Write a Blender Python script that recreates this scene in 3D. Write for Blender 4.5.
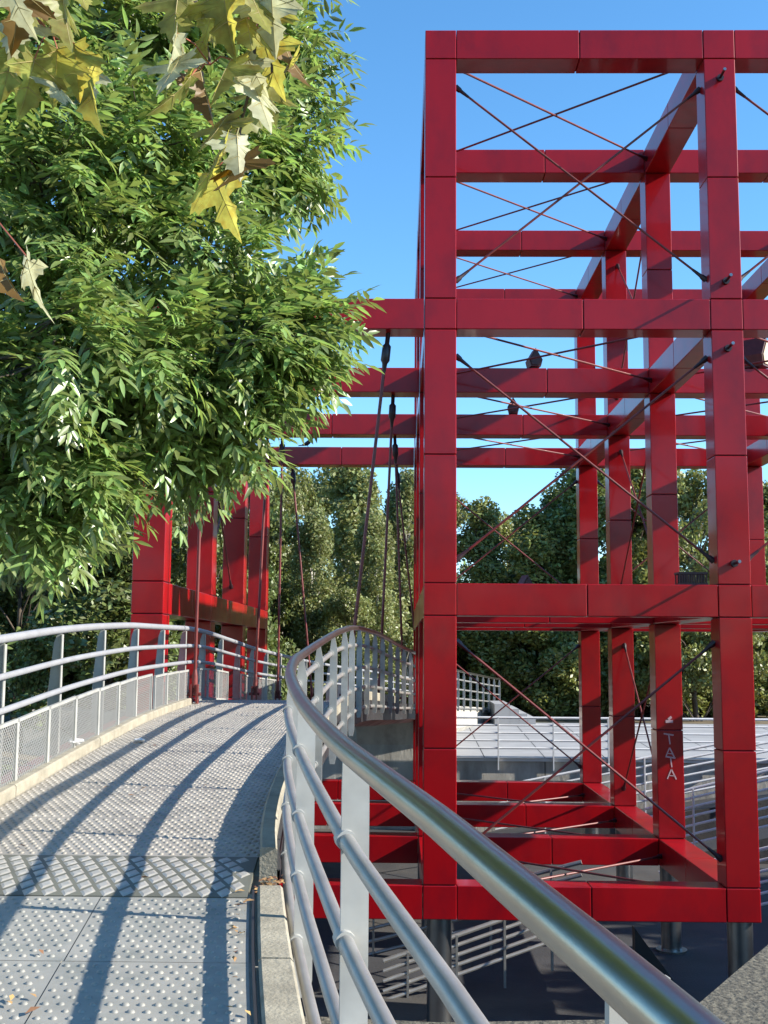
import bpy, bmesh, math, random
import numpy as np
from mathutils import Vector, Matrix

for o in list(bpy.data.objects):
    bpy.data.objects.remove(o)
SC = bpy.context.scene
COL = SC.collection
random.seed(7)
RNG = np.random.default_rng(11)

# ------------------------------------------------------------------ camera
# world axes: X along the front of the red frame, Y away from the viewer, Z up;
# origin at the centre line of the frame's lowest front left node
CX, CY, CZ = -0.485, -14.317, 2.992
cam_d = bpy.data.cameras.new("camera")
cam = bpy.data.objects.new("camera", cam_d)
COL.objects.link(cam)
F = 1148.9
cam_d.sensor_fit = 'AUTO'
cam_d.sensor_width = 36.0
cam_d.lens = F / 1024 * 36.0
cam_d.clip_start = 0.05
cam_d.clip_end = 5000
yaw, pitch, roll = 0.0149023, 0.1185673, 0.0068639
fw = Vector((-math.sin(yaw) * math.cos(pitch), math.cos(yaw) * math.cos(pitch), math.sin(pitch)))
r0 = Vector((math.cos(yaw), math.sin(yaw), 0))
u0 = r0.cross(fw)
rr = r0 * math.cos(roll) + u0 * math.sin(roll)
uu = -r0 * math.sin(roll) + u0 * math.cos(roll)
M = Matrix((rr, uu, -fw)).transposed().to_4x4()
M.translation = Vector((CX, CY, CZ))
cam.matrix_world = M
SC.camera = cam

# ------------------------------------------------------------------ light
SUN = Vector((1.0, -0.17, 0.55)).normalized()
elev = math.asin(SUN.z)
world = bpy.data.worlds.new("World")
SC.world = world
world.use_nodes = True
wn = world.node_tree.nodes
sky = wn.new('ShaderNodeTexSky')
sky.sky_type = 'NISHITA'
sky.sun_disc = False
sky.sun_elevation = elev
sky.sun_rotation = math.atan2(SUN.x, SUN.y)
sky.air_density = 1.0
sky.dust_density = 0.0
sky.ozone_density = 5.0
bg = wn['Background']
bg.inputs['Strength'].default_value = 0.135
hsv = wn.new('ShaderNodeHueSaturation')
hsv.inputs['Saturation'].default_value = 1.12
hsv.inputs['Hue'].default_value = 0.493
world.node_tree.links.new(sky.outputs['Color'], hsv.inputs['Color'])
world.node_tree.links.new(hsv.outputs['Color'], bg.inputs['Color'])
sl = bpy.data.lights.new("sun", 'SUN')
sl.energy = 5.0
sl.angle = math.radians(0.53)
sl.color = (1.0, 0.93, 0.82)
so = bpy.data.objects.new("sun", sl)
COL.objects.link(so)
so.rotation_euler = (-SUN).to_track_quat('-Z', 'Y').to_euler()
SC.view_settings.view_transform = 'Standard'
SC.view_settings.look = 'None'
SC.view_settings.gamma = 1
SC.view_settings.exposure = 1.15
SC.cycles.max_bounces = 8
SC.cycles.transparent_max_bounces = 8


# ------------------------------------------------------------------ helpers
def W(x, d, z):
    return (x + CX, d + CY, z + CZ)


class MB:
    def __init__(s):
        s.v, s.f, s.m = [], [], []

    def add(s, verts, faces, mi=0):
        b = len(s.v)
        s.v.extend([tuple(p) for p in verts])
        s.f.extend([tuple(i + b for i in f) for f in faces])
        s.m.extend([mi] * len(faces))

    def box(s, x0, x1, y0, y1, z0, z1, mi=0):
        s.add([(x0, y0, z0), (x1, y0, z0), (x1, y1, z0), (x0, y1, z0), (x0, y0, z1), (x1, y0, z1), (x1, y1, z1), (x0, y1, z1)],
              [(0, 3, 2, 1), (4, 5, 6, 7), (0, 1, 5, 4), (1, 2, 6, 5), (2, 3, 7, 6), (3, 0, 4, 7)], mi)

    def loft(s, secs, mi=0, closed=True, caps=True):
        n = len(secs[0])
        vs = [p for q in secs for p in q]
        fs = []
        for i in range(len(secs) - 1):
            for j in range(n if closed else n - 1):
                k = (j + 1) % n
                fs.append((i * n + j, i * n + k, (i + 1) * n + k, (i + 1) * n + j))
        if caps and closed:
            fs.append(tuple(range(n - 1, -1, -1)))
            fs.append(tuple((len(secs) - 1) * n + j for j in range(n)))
        s.add(vs, fs, mi)

    def tube(s, pts, r, n=10, mi=0, caps=True):
        pts = [Vector(p) for p in pts]
        rs = r if isinstance(r, (list, tuple)) else [r] * len(pts)
        secs = []
        t0 = (pts[1] - pts[0]).normalized()
        up = Vector((0, 0, 1)) if abs(t0.z) < 0.9 else Vector((0, 1, 0))
        a = t0.cross(up).normalized()
        for i, p in enumerate(pts):
            t = (pts[min(i + 1, len(pts) - 1)] - pts[max(i - 1, 0)]).normalized()
            a = (a - t * a.dot(t)).normalized()
            b = t.cross(a)
            secs.append([tuple(p + (a * math.cos(2 * math.pi * j / n) + b * math.sin(2 * math.pi * j / n)) * rs[i]) for j in range(n)])
        s.loft(secs, mi, True, caps)

    def prism(s, poly, off, mi=0):
        o = Vector(off)
        s.loft([[tuple(p) for p in poly], [tuple(Vector(p) + o) for p in poly]], mi)

    def build(s, name, mats, parent=None, smooth=False, fix=True):
        me = bpy.data.meshes.new(name)
        me.from_pydata(s.v, [], s.f)
        for m in (mats if isinstance(mats, (list, tuple)) else [mats]):
            me.materials.append(m)
        if any(s.m):
            me.polygons.foreach_set('material_index', s.m)
        if fix:
            bm = bmesh.new(); bm.from_mesh(me)
            bmesh.ops.recalc_face_normals(bm, faces=bm.faces)
            bm.to_mesh(me); bm.free()
        if smooth:
            me.polygons.foreach_set('use_smooth', [True] * len(me.polygons))
            try:
                me.set_sharp_from_angle(angle=math.radians(40))
            except Exception:
                pass
        me.update()
        return link(name, me, parent)


def link(name, me, parent=None, loc=None, rot=None):
    o = bpy.data.objects.new(name, me)
    COL.objects.link(o)
    if parent is not None:
        o.parent = parent
        o.location = -Vector(parent.location) if loc is None and me is not None and parent.type == 'EMPTY' else (loc or (0, 0, 0))
    elif loc is not None:
        o.location = loc
    if rot is not None:
        o.rotation_euler = rot
    return o


def thing(name, label, cat, loc=(0, 0, 0), group=None):
    o = bpy.data.objects.new(name, None)
    o.empty_display_size = 0.2
    COL.objects.link(o)
    o.location = loc
    return tag(o, label, cat, group)


def tag(o, label, cat, group=None, kind=None):
    o['label'] = label
    o['category'] = cat
    if group:
        o['group'] = group
    if kind:
        o['kind'] = kind
    return o


def struct(o, kind='structure', label=None, cat=None):
    o['kind'] = kind
    if label:
        o['label'] = label
    if cat:
        o['category'] = cat
    return o


def fast_mesh(name, verts, faces_n, nper, mats, smooth=False):
    """verts (N,3) array, faces_n flat index array with nper verts per face"""
    me = bpy.data.meshes.new(name)
    nf = len(faces_n) // nper
    me.vertices.add(len(verts))
    me.vertices.foreach_set('co', np.asarray(verts, dtype=np.float32).ravel())
    me.loops.add(len(faces_n))
    me.loops.foreach_set('vertex_index', np.asarray(faces_n, dtype=np.int32))
    me.polygons.add(nf)
    me.polygons.foreach_set('loop_start', np.arange(0, nf * nper, nper, dtype=np.int32))
    me.polygons.foreach_set('loop_total', np.full(nf, nper, dtype=np.int32))
    if smooth:
        me.polygons.foreach_set('use_smooth', np.ones(nf, dtype=bool))
    for m in mats:
        me.materials.append(m)
    me.update(calc_edges=True)
    return me


# ------------------------------------------------------------------ materials
def mat(name, base, rough=0.5, metal=0.0, spec=0.5, var=0.0, vscale=3.0, dark=None, dscale=1.5, damt=0.0, bump=0.0, bscale=40.0,
        coat=0.0, trans=0.0, objvar=0.0, stretch=None, isl=0.0, tcol=None):
    m = bpy.data.materials.new(name)
    m.use_nodes = True
    nt = m.node_tree
    n, l = nt.nodes, nt.links
    b = n['Principled BSDF']
    b.inputs['Roughness'].default_value = rough
    b.inputs['Metallic'].default_value = metal
    b.inputs['Specular IOR Level'].default_value = spec
    b.inputs['Coat Weight'].default_value = coat
    b.inputs['Coat Roughness'].default_value = 0.06
    tc = n.new('ShaderNodeTexCoord')
    geo = n.new('ShaderNodeNewGeometry')
    src = geo.outputs['Position']
    if stretch:
        mp = n.new('ShaderNodeMapping')
        mp.inputs['Scale'].default_value = stretch
        l.new(src, mp.inputs['Vector'])
        src = mp.outputs['Vector']
    rgb = n.new('ShaderNodeRGB')
    rgb.outputs[0].default_value = (*base, 1)
    col = rgb.outputs[0]
    if damt > 0:
        nz = n.new('ShaderNodeTexNoise')
        nz.inputs['Scale'].default_value = dscale
        nz.inputs['Detail'].default_value = 6
        nz.inputs['Roughness'].default_value = 0.65
        l.new(src, nz.inputs['Vector'])
        rp = n.new('ShaderNodeValToRGB')
        rp.color_ramp.elements[0].position = 0.45
        rp.color_ramp.elements[1].position = 0.72
        l.new(nz.outputs['Fac'], rp.inputs['Fac'])
        mu = n.new('ShaderNodeMath'); mu.operation = 'MULTIPLY'
        mu.inputs[1].default_value = damt
        l.new(rp.outputs['Color'], mu.inputs[0])
        mx = n.new('ShaderNodeMix'); mx.data_type = 'RGBA'
        l.new(mu.outputs[0], mx.inputs['Factor'])
        l.new(col, mx.inputs['A'])
        mx.inputs['B'].default_value = (*dark, 1)
        col = mx.outputs['Result']
    if var > 0 or objvar > 0 or isl > 0:
        hs = n.new('ShaderNodeHueSaturation')
        l.new(col, hs.inputs['Color'])
        acc = None
        if var > 0:
            nz = n.new('ShaderNodeTexNoise')
            nz.inputs['Scale'].default_value = vscale
            nz.inputs['Detail'].default_value = 5
            l.new(src, nz.inputs['Vector'])
            mr = n.new('ShaderNodeMapRange')
            mr.inputs['From Min'].default_value = 0.3
            mr.inputs['From Max'].default_value = 0.7
            mr.inputs['To Min'].default_value = 1 - var
            mr.inputs['To Max'].default_value = 1 + var
            l.new(nz.outputs['Fac'], mr.inputs['Value'])
            acc = mr.outputs['Result']
        for amt, outp in ((objvar, None), (isl, geo.outputs['Random Per Island'])):
            if amt <= 0:
                continue
            if outp is None:
                oi = n.new('ShaderNodeObjectInfo')
                outp = oi.outputs['Random']
            mr = n.new('ShaderNodeMapRange')
            mr.inputs['To Min'].default_value = 1 - amt
            mr.inputs['To Max'].default_value = 1 + amt
            l.new(outp, mr.inputs['Value'])
            if acc is None:
                acc = mr.outputs['Result']
            else:
                mm = n.new('ShaderNodeMath'); mm.operation = 'MULTIPLY'
                l.new(acc, mm.inputs[0]); l.new(mr.outputs['Result'], mm.inputs[1])
                acc = mm.outputs[0]
        l.new(acc, hs.inputs['Value'])
        if isl > 0:
            mr = n.new('ShaderNodeMapRange')
            mr.inputs['To Min'].default_value = 0.465
            mr.inputs['To Max'].default_value = 0.515
            l.new(geo.outputs['Random Per Island'], mr.inputs['Value'])
            l.new(mr.outputs['Result'], hs.inputs['Hue'])
        col = hs.outputs['Color']
    l.new(col, b.inputs['Base Color'])
    if bump > 0:
        nz = n.new('ShaderNodeTexNoise')
        nz.inputs['Scale'].default_value = bscale
        nz.inputs['Detail'].default_value = 6
        l.new(src, nz.inputs['Vector'])
        bp = n.new('ShaderNodeBump')
        bp.inputs['Strength'].default_value = bump
        bp.inputs['Distance'].default_value = 0.02
        l.new(nz.outputs['Fac'], bp.inputs['Height'])
        l.new(bp.outputs['Normal'], b.inputs['Normal'])
    if trans > 0:
        tr = n.new('ShaderNodeBsdfTranslucent')
        h2 = n.new('ShaderNodeHueSaturation')
        h2.inputs['Saturation'].default_value = 1.15
        h2.inputs['Value'].default_value = 1.5
        h2.inputs['Hue'].default_value = 0.485
        l.new(col, h2.inputs['Color'])
        l.new(h2.outputs['Color'], tr.inputs['Color'])
        ms = n.new('ShaderNodeMixShader')
        ms.inputs[0].default_value = trans
        l.new(b.outputs[0], ms.inputs[1]); l.new(tr.outputs[0], ms.inputs[2])
        l.new(ms.outputs[0], n['Material Output'].inputs['Surface'])
    return m


RED = mat('red_enamel', (0.33, 0.0030, 0.0065), 0.28, spec=0.26, coat=0.26, var=0.10, vscale=1.3, dark=(0.12, 0.004, 0.010), dscale=2.0, damt=0.6, stretch=(1, 1, .55), objvar=0.06,
          bump=0.02, bscale=7)
REDCORE = mat('red_core', (0.10, 0.004, 0.008), 0.6)
ROD = mat('rod_paint', (0.145, 0.026, 0.022), 0.42, var=0.25, vscale=6)
FIT = mat('fitting_black', (0.025, 0.012, 0.015), 0.4)
MESHM = mat('mesh_zinc', (0.25, 0.255, 0.25), 0.5, metal=0.2)
STEEL = mat('brushed_steel', (0.37, 0.345, 0.30), 0.29, metal=1.0, var=0.12, vscale=5, bump=0.015, bscale=60)
LEGST = mat('leg_steel', (0.30, 0.30, 0.30), 0.3, metal=1.0, var=0.2, vscale=3)
GALV = mat('galvanised_tube', (0.35, 0.34, 0.32), 0.40, metal=0.55, var=0.12, vscale=7)
PLATE = mat('grey_paint', (0.335, 0.34, 0.325), 0.42, var=0.14, vscale=7, dark=(0.40, 0.38, 0.33), dscale=4, damt=0.5)
RAILG = mat('grey_rail_paint', (0.27, 0.275, 0.29), 0.40, var=0.08, vscale=6)
WHITE = mat('white_paint', (0.60, 0.61, 0.62), 0.45, var=0.06, vscale=4)
DECK = mat('deck_steel', (0.38, 0.352, 0.305), 0.48, metal=0.25, var=0.14, vscale=4, dark=(0.22, 0.21, 0.19), dscale=4.5, damt=0.75)
DECKN = mat('approach_steel', (0.315, 0.305, 0.270), 0.50, metal=0.15, var=0.10, vscale=3, dark=(0.20, 0.21, 0.19), dscale=5.5, damt=0.75, bump=0.05, bscale=220)
GROOVE = mat('groove_dark', (0.05, 0.05, 0.05), 0.8)
TREADBASE = mat('tread_base', (0.12, 0.12, 0.095), 0.6, var=0.2)
TREAD = mat('tread_lozenge', (0.42, 0.40, 0.355), 0.42, metal=0.3, var=0.15, vscale=20)
CONC = mat('concrete_kerb', (0.29, 0.265, 0.205), 0.85, var=0.18, vscale=9, dark=(0.17, 0.15, 0.11), dscale=3.5, damt=0.6, bump=0.35, bscale=55)
CONCW = mat('concrete_wall', (0.40, 0.38, 0.335), 0.85, var=0.16, vscale=3, dark=(0.13, 0.12, 0.105), dscale=1.6, damt=0.7, bump=0.4, bscale=18,
            stretch=(1, 1, 0.35))
AGG = mat('exposed_aggregate', (0.105, 0.095, 0.07), 0.9, var=0.5, vscale=38, dark=(0.05, 0.045, 0.035), dscale=22, damt=0.8, bump=1.0, bscale=30)
PAVE = mat('pale_paving', (0.31, 0.31, 0.31), 0.7, var=0.08, vscale=2)
ASPH = mat('ground_asphalt', (0.032, 0.033, 0.037), 0.85, var=0.25, vscale=1.2, dark=(0.11, 0.095, 0.07), dscale=0.35, damt=0.6, bump=0.3, bscale=30)
SOIL = mat('forest_floor', (0.115, 0.088, 0.052), 0.95, var=0.35, vscale=1.5, dark=(0.06, 0.07, 0.025), dscale=0.4, damt=0.8, bump=0.5, bscale=8)
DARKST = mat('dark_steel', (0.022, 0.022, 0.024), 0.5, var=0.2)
BARK = mat('bark', (0.085, 0.065, 0.048), 0.9, var=0.3, vscale=8, bump=0.6, bscale=25)
PALEBARK = mat('pale_bark', (0.33, 0.31, 0.27), 0.85, var=0.35, vscale=4, bump=0.4, bscale=20)
ASHLEAF = mat('ash_leaf', (0.190, 0.280, 0.088), 0.36, spec=1.0, isl=0.48, trans=0.38, var=0.12, vscale=2.5)
MAPLE = mat('maple_leaf', (0.31, 0.315, 0.085), 0.45, var=0.4, vscale=22, dark=(0.20, 0.10, 0.02), dscale=30, damt=0.55, trans=0.6)
MAPLEW = mat('maple_leaf_pale', (0.42, 0.43, 0.27), 0.5, var=0.3, vscale=25, dark=(0.22, 0.20, 0.06), dscale=28, damt=0.5, trans=0.4)
MAPLEO = mat('maple_leaf_rust', (0.17, 0.10, 0.025), 0.5, var=0.3, vscale=9, trans=0.4)
VEIN = mat('leaf_vein', (0.42, 0.36, 0.16), 0.5, trans=0.3)
PETI = mat('petiole', (0.30, 0.09, 0.05), 0.5)
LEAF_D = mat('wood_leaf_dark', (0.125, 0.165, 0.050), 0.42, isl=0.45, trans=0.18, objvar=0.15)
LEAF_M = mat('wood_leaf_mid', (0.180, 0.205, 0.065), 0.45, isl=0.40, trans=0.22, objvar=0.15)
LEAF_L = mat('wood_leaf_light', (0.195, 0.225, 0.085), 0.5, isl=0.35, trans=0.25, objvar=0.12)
DRY = mat('dry_leaf', (0.32, 0.19, 0.08), 0.8, isl=0.5)
PAPER = mat('paper', (0.75, 0.74, 0.74), 0.8)
BIRD = mat('bird_feather', (0.018, 0.018, 0.022), 0.5)
LENS = mat('lamp_front', (0.62, 0.45, 0.28), 0.3)
LAMPB = mat('lamp_body', (0.05, 0.014, 0.014), 0.5, var=0.3, vscale=15)
TAGP = mat('spray_paint', (0.52, 0.36, 0.38), 0.7)
KIOSK = mat('kiosk_paint', (0.55, 0.60, 0.72), 0.6)
KROOF = mat('kiosk_roof', (0.16, 0.17, 0.2), 0.6)
GLASSD = mat('dark_glass', (0.03, 0.04, 0.05), 0.1)


# ------------------------------------------------------------------ curves of the bridge (x, d, z relative to the viewpoint)
def hermite(tab):
    xs = [a for a, b in tab]; ys = [b for a, b in tab]
    n = len(xs)
    ms = []
    for i in range(n):
        a, b = max(i - 1, 0), min(i + 1, n - 1)
        ms.append((ys[b] - ys[a]) / (xs[b] - xs[a]))

    def f(x):
        x = min(max(x, xs[0]), xs[-1])
        i = 0
        while i < n - 2 and x > xs[i + 1]:
            i += 1
        h = xs[i + 1] - xs[i]
        t = (x - xs[i]) / h
        return ((2 * t**3 - 3 * t**2 + 1) * ys[i] + (t**3 - 2 * t**2 + t) * h * ms[i] +
                (-2 * t**3 + 3 * t**2) * ys[i + 1] + (t**3 - t**2) * h * ms[i + 1])
    return f


zd = hermite([(-4, -1.72), (0, -1.47), (3, -1.30), (5.9, -1.13), (7.9, -1.0), (9.2, -.90), (10.6, -.81), (11.9, -.745), (14.5, -.69), (16, -.72), (17.5, -.80),
              (19.5, -.92), (21.5, -1.02), (25, -1.20), (30, -1.44), (33, -1.58), (40, -1.99), (44, -2.15)])
XR = hermite([(-4, 1.1), (-1, .68), (.3, .445), (1.3, .252), (1.58, .195), (1.85, .141), (2.2, .073), (2.65, -.022), (3.28, -.150), (3.9, -.257), (4.85, -.405),
              (6.0, -.560), (6.7, -.632), (7.7, -.69), (8.7, -.705), (9.7, -.68), (11.1, -.65), (12.4, -.61), (13.6, -.575), (14.6, -.52), (16, -.40), (18, -.19),
              (20, .03), (21.5, .20), (24, .49), (27, .85), (30, 1.24), (33, 1.63), (36.5, 2.5), (40, 3.4), (44, 4.5)])
XL = hermite([(-4, -2.74), (6, -2.74), (11, -2.72), (14.4, -2.71), (15.75, -2.69), (17.05, -2.65), (18.35, -2.58), (19.7, -2.52), (22.3, -2.32),
              (26, -1.9), (30, -1.3), (34, -.55), (40, .9), (44, 2.0)])


def frange(a, b, s):
    n = max(1, int(round((b - a) / s)))
    return [a + (b - a) * i / n for i in range(n + 1)]


def plan_dir(fx, d):
    t = Vector((fx(d + .05) - fx(d - .05), .1, 0)).normalized()
    return t, Vector((t.y, -t.x, 0))


# ------------------------------------------------------------------ ground
G = -4.46          # sunken garden, relative to viewpoint


def sstep(a, b, x):
    t = min(max((x - a) / (b - a), 0), 1)
    return t * t * (3 - 2 * t)


def gz(x, d):
    up = -2.62 + 1.1 * sstep(-9, -22, x) * sstep(5, 20, d)
    inside = sstep(-9.5, -6.2, x) * (1 - sstep(24, 30, x)) * (1 - sstep(36.6, 37.9, d)) * sstep(-14, -8, d)
    return up + (G - up) * inside


xs = [-2500, -1200, -500, -200, -90] + list(np.arange(-60, 61, 1.5)) + [90, 200, 500, 1200, 2500]
ds = [-1500, -500, -150, -60] + list(np.arange(-30, 75, 1.5)) + [90, 140, 300, 800, 3000]
v = [W(x, d, gz(x, d)) for d in ds for x in xs]
nx = len(xs)
fs, ms = [], []
for j in range(len(ds) - 1):
    for i in range(nx - 1):
        fs.append((j * nx + i, j * nx + i + 1, (j + 1) * nx + i + 1, (j + 1) * nx + i))
        xm, dm = (xs[i] + xs[i + 1]) / 2, (ds[j] + ds[j + 1]) / 2
        ms.append(0 if (-6.5 < xm < 24 and -9 < dm < 40) else 1)
mb = MB(); mb.v = v; mb.f = fs; mb.m = ms
struct(mb.build('ground', [ASPH, SOIL], smooth=True))

# plaza behind the frame: sloping forecourt in paving slabs over a solid bed
mb = MB()


def pz(d):
    return -2.655 + 0.45 * sstep(28, 38.5, d) if d > 29 else -2.655


def pzl(d):
    return float(np.interp(d, [29, 36.5, 40], [-2.655, -2.30, -2.42]))


dd = frange(29.0, 38.0, 1.5)
xx = frange(.6, 26.1, 1.5)
for i in range(len(dd) - 1):
    for j in range(len(xx) - 1):
        a, b, c, e = xx[j] + .012, xx[j + 1] - .012, dd[i] + (.012 if i else -.06), dd[i + 1] - .012
        mb.add([W(a, c, pzl(c)), W(b, c, pzl(c)), W(b, e, pzl(e)), W(a, e, pzl(e))], [(0, 1, 2, 3)])
mb.add([W(.55, 29.06, pzl(29.06) - .008), W(26.2, 29.06, pzl(29.06) - .008), W(26.2, 36.5, pzl(36.5) - .008), W(.55, 36.5, pzl(36.5) - .008)], [(0, 1, 2, 3)], 1)
mb.add([W(.55, 36.5, pzl(36.5) - .008), W(26.2, 36.5, pzl(36.5) - .008), W(26.2, 38.1, pzl(38.1) - .008), W(.55, 38.1, pzl(38.1) - .008)], [(0, 1, 2, 3)], 1)
struct(mb.build('plaza', [PAVE, GROOVE], fix=False))

# terrace retaining wall in cast panels
t = thing('retaining_wall', 'grey cast concrete retaining wall below the pale plaza', 'wall', W(5, 29.1, G))
x = .6
while x < 26:
    x1 = min(x + 3.0, 26.2)
    mb = MB(); mb.box(*[q for ab in zip(W(x + .012, 29.06, G - .2), W(x1 - .012, 29.4, -2.74)) for q in ab])
    mb.build('wall_panel', CONCW, t)
    x = x1
mb = MB(); mb.box(*[q for ab in zip(W(.6, 29.0, -2.74), W(26.2, 29.4, -2.668)) for q in ab])
mb.build('coping', WHITE, t)
mb = MB(); mb.box(*[q for ab in zip(W(.62, 29.1, G - .2), W(26.1, 29.38, -2.76)) for q in ab])
mb.build('backing', GROOVE, t)
# left abutment wall beneath the bridge
mb = MB(); mb.box(*[q for ab in zip(W(-9.5, 29.3, G - .3), W(.585, 31.5, -1.62)) for q in ab])
o = mb.build('bridge_abutment', CONCW)
tag(o, 'rough light concrete abutment wall under the far end of footbridge', 'wall')

# plaza railing
t = thing('plaza_railing', 'low white five bar railing along the plaza edge', 'railing', W(8, 29, -2.65))
for k in range(5):
    mb = MB(); z = -2.60 + .185 * (k + 1)
    mb.tube([W(.6, 28.93, z), W(26, 28.93, z)], .022 if k < 4 else .03, 8)
    mb.build('rail', WHITE, t, smooth=True)
for i in range(19):
    x = 1.06 + 1.36 * i
    mb = MB(); mb.box(*[q for ab in zip(W(x, 28.90, -2.95), W(x + .03, 28.99, -1.66)) for q in ab])
    mb.build('post', WHITE, t)

# ------------------------------------------------------------------ footbridge
bridge = thing('footbridge', 'arched steel plate footbridge with concrete kerbs passing beneath the red frame', 'bridge', W(-1.6, 14, -.7))
D0, D1 = 5.95, 42.0


def left_edge(d):
    return XL(d) + (.155 if d < 14.2 else .06)


def right_edge(d):
    return XR(d) - .085


def plates(name, d0, d1, step, wide, le, re, mats, bx, by, br, bh, dmax, shear, parent, zoff=0.0, elong=1.0):
    """chequer plates laid in rows, each with pressed studs; real geometry"""
    V, Fq, M_ = [], [], []
    nb = 0
    rows = frange(d0, d1, step)
    g = .0022

    def P(x, d, h):
        return W(x, d, zd(d) + h + zoff)
    BV = []
    for i in range(len(rows) - 1):
        a, b = rows[i] + g, rows[i + 1] - g
        dm = (a + b) / 2
        l, r = le(dm), re(dm)
        n = max(1, int(round((r - l) / wide)))
        off = 0
        cuts = [l + (r - l) * j / n for j in range(n + 1)]
        for j in range(n):
            sub = 3
            for s in range(sub):
                c0, c1 = a + (b - a) * s / sub, a + (b - a) * (s + 1) / sub

                def xe(q, d):
                    if q == 0: return le(d)
                    if q == n: return re(d)
                    return cuts[q] + shear * (d - dm)
                x00, x10, x01, x11 = xe(j, c0) + g, xe(j + 1, c0) - g, xe(j, c1) + g, xe(j + 1, c1) - g
                base = len(V)
                V.extend([P(x00, c0, 0), P(x10, c0, 0), P(x11, c1, 0), P(x01, c1, 0)])
                Fq.append((base, base + 1, base + 2, base + 3)); M_.append(0)
            if dm < dmax:
                nyb = max(1, int((b - a - .03) / by))
                for yb in range(nyb):
                    dy = a + .02 + (yb + .5) * (b - a - .04) / nyb
                    xl, xr = xe(j, dy) + .03, xe(j + 1, dy) - .03
                    nxb = int((xr - xl) / bx)
                    for xb in range(nxb + 1):
                        bxp = xl + xb * bx + (bx / 2 if yb % 2 else 0)
                        if bxp < xr:
                            BV.append((bxp, dy))
    mb = MB(); mb.v = V; mb.f = Fq; mb.m = M_
    o = mb.build(name, mats, parent, fix=False)
    if BV:
        n = len(BV)
        k = 8
        ring = np.array([(math.cos(2 * math.pi * q / k), math.sin(2 * math.pi * q / k)) for q in range(k)])
        prof = [(1.0, 0.0), (.72, .75), (0.38, 1.0)]
        ctr = np.array([P(x, d, 0) for x, d in BV])
        slope = np.array([(zd(d + .05) - zd(d - .05)) / .1 for x, d in BV])
        jit = RNG.uniform(.85, 1.15, n)
        allv = np.zeros((n, 3 * k, 3))
        for pi, (rr_, hh) in enumerate(prof):
            ox = ring[:, 0] * br * rr_
            oy = ring[:, 1] * br * rr_ * elong
            allv[:, pi * k:(pi + 1) * k, 0] = ctr[:, 0:1] + ox[None, :] * jit[:, None] + shear * oy[None, :]
            allv[:, pi * k:(pi + 1) * k, 1] = ctr[:, 1:2] + oy[None, :]
            allv[:, pi * k:(pi + 1) * k, 2] = ctr[:, 2:3] + oy[None, :] * slope[:, None] + bh * hh * jit[:, None] - (.001 if pi == 0 else 0)
        quads = []
        for pi in range(2):
            for q in range(k):
                quads.append((pi * k + q, pi * k + (q + 1) % k, (pi + 1) * k + (q + 1) % k, (pi + 1) * k + q))
        c = 2 * k
        quads += [(c, c + 1, c + 2, c + 3), (c, c + 3, c + 4, c + 7), (c + 4, c + 5, c + 6, c + 7)]
        qa = np.array(quads)
        idx = (qa[None] + (np.arange(n) * 3 * k)[:, None, None]).reshape(-1)
        me = fast_mesh('studs', allv.reshape(-1, 3), idx, 4, [mats[0]], smooth=True)
        link('studs', me, o)
    return o


plates('deck_plate', 6.28, D1, .95, 9.0, left_edge, right_edge, [DECK], .058, .052, .015, .0075, 19, 0.0, bridge, 0, 1.25)
mb = MB()
for d0, d1, mi in ((D0, D1, 0),):
    secs = []
    for d in frange(d0, d1, .5):
        zb = -.36 if d < 29 else min(-.36, -2.75 - zd(d))
        l, r = XL(d) - .0, XR(d) - .06
        secs.append([W(l, d, zd(d) - .012), W(r, d, zd(d) - .012), W(r, d, zd(d) + zb * .55), W(r - .35, d, zd(d) + zb), W(l + .35, d, zd(d) + zb), W(l, d, zd(d) + zb * .55)])
    mb.loft(secs, 0)
mb.build('slab', CONCW, bridge)


def strip(name, fa, fb, z0, z1, d0, d1, m, parent, step=.4, seg=None, gap=.012):
    mb = MB()
    cuts = [d0, d1] if not seg else frange(d0, d1, seg)
    for i in range(len(cuts) - 1):
        secs = []
        for d in frange(cuts[i] + (gap / 2 if i else 0), cuts[i + 1] - (gap / 2 if i < len(cuts) - 2 else 0), step):
            a, b = fa(d), fb(d)
            c = min(.012, abs(z1 - z0) / 3)
            secs.append([W(a, d, zd(d) + z0), W(b, d, zd(d) + z0), W(b, d, zd(d) + z1 - c), W(b - c, d, zd(d) + z1), W(a + c, d, zd(d) + z1), W(a, d, zd(d) + z1 - c)])
        mb.loft(secs)
    return mb.build(name, m, parent)


strip('kerb', lambda d: XL(d) + .035, lambda d: XL(d) + .15, -.02, .075, D0 - .2, 14.25, CONC, bridge, seg=2.0)
strip('kerb', lambda d: XR(d) - .08 - .06, lambda d: XR(d) - .055 + .0, -.03, .14, D0 - .05, 33, CONC, bridge, seg=2.0) if False else None
strip('kerb', lambda d: XR(d) - .15, lambda d: XR(d) - .062, -.03, .14, D0 - .05, 20, CONC, bridge, seg=2.0)
strip('edge_beam', lambda d: XL(d) - .12, lambda d: XL(d) + .03, -.30, .045, D0 - .2, 30, RED, bridge)
strip('edge_channel', lambda d: XR(d) - .057, lambda d: XR(d) - .049, -.26, .02, D0, 33, DARKST, bridge)

# lozenge tread strip where the approach meets the bridge
mb = MB()
ta, tb = 5.505, 6.27
secs = []


def tl(d): return -2.62


def tr_(d): return -.705 - .06 * (d - 5.5)


def tz(d): return zd(d) + .004 + .010 * math.sin((d - ta) / (tb - ta) * math.pi)


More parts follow.
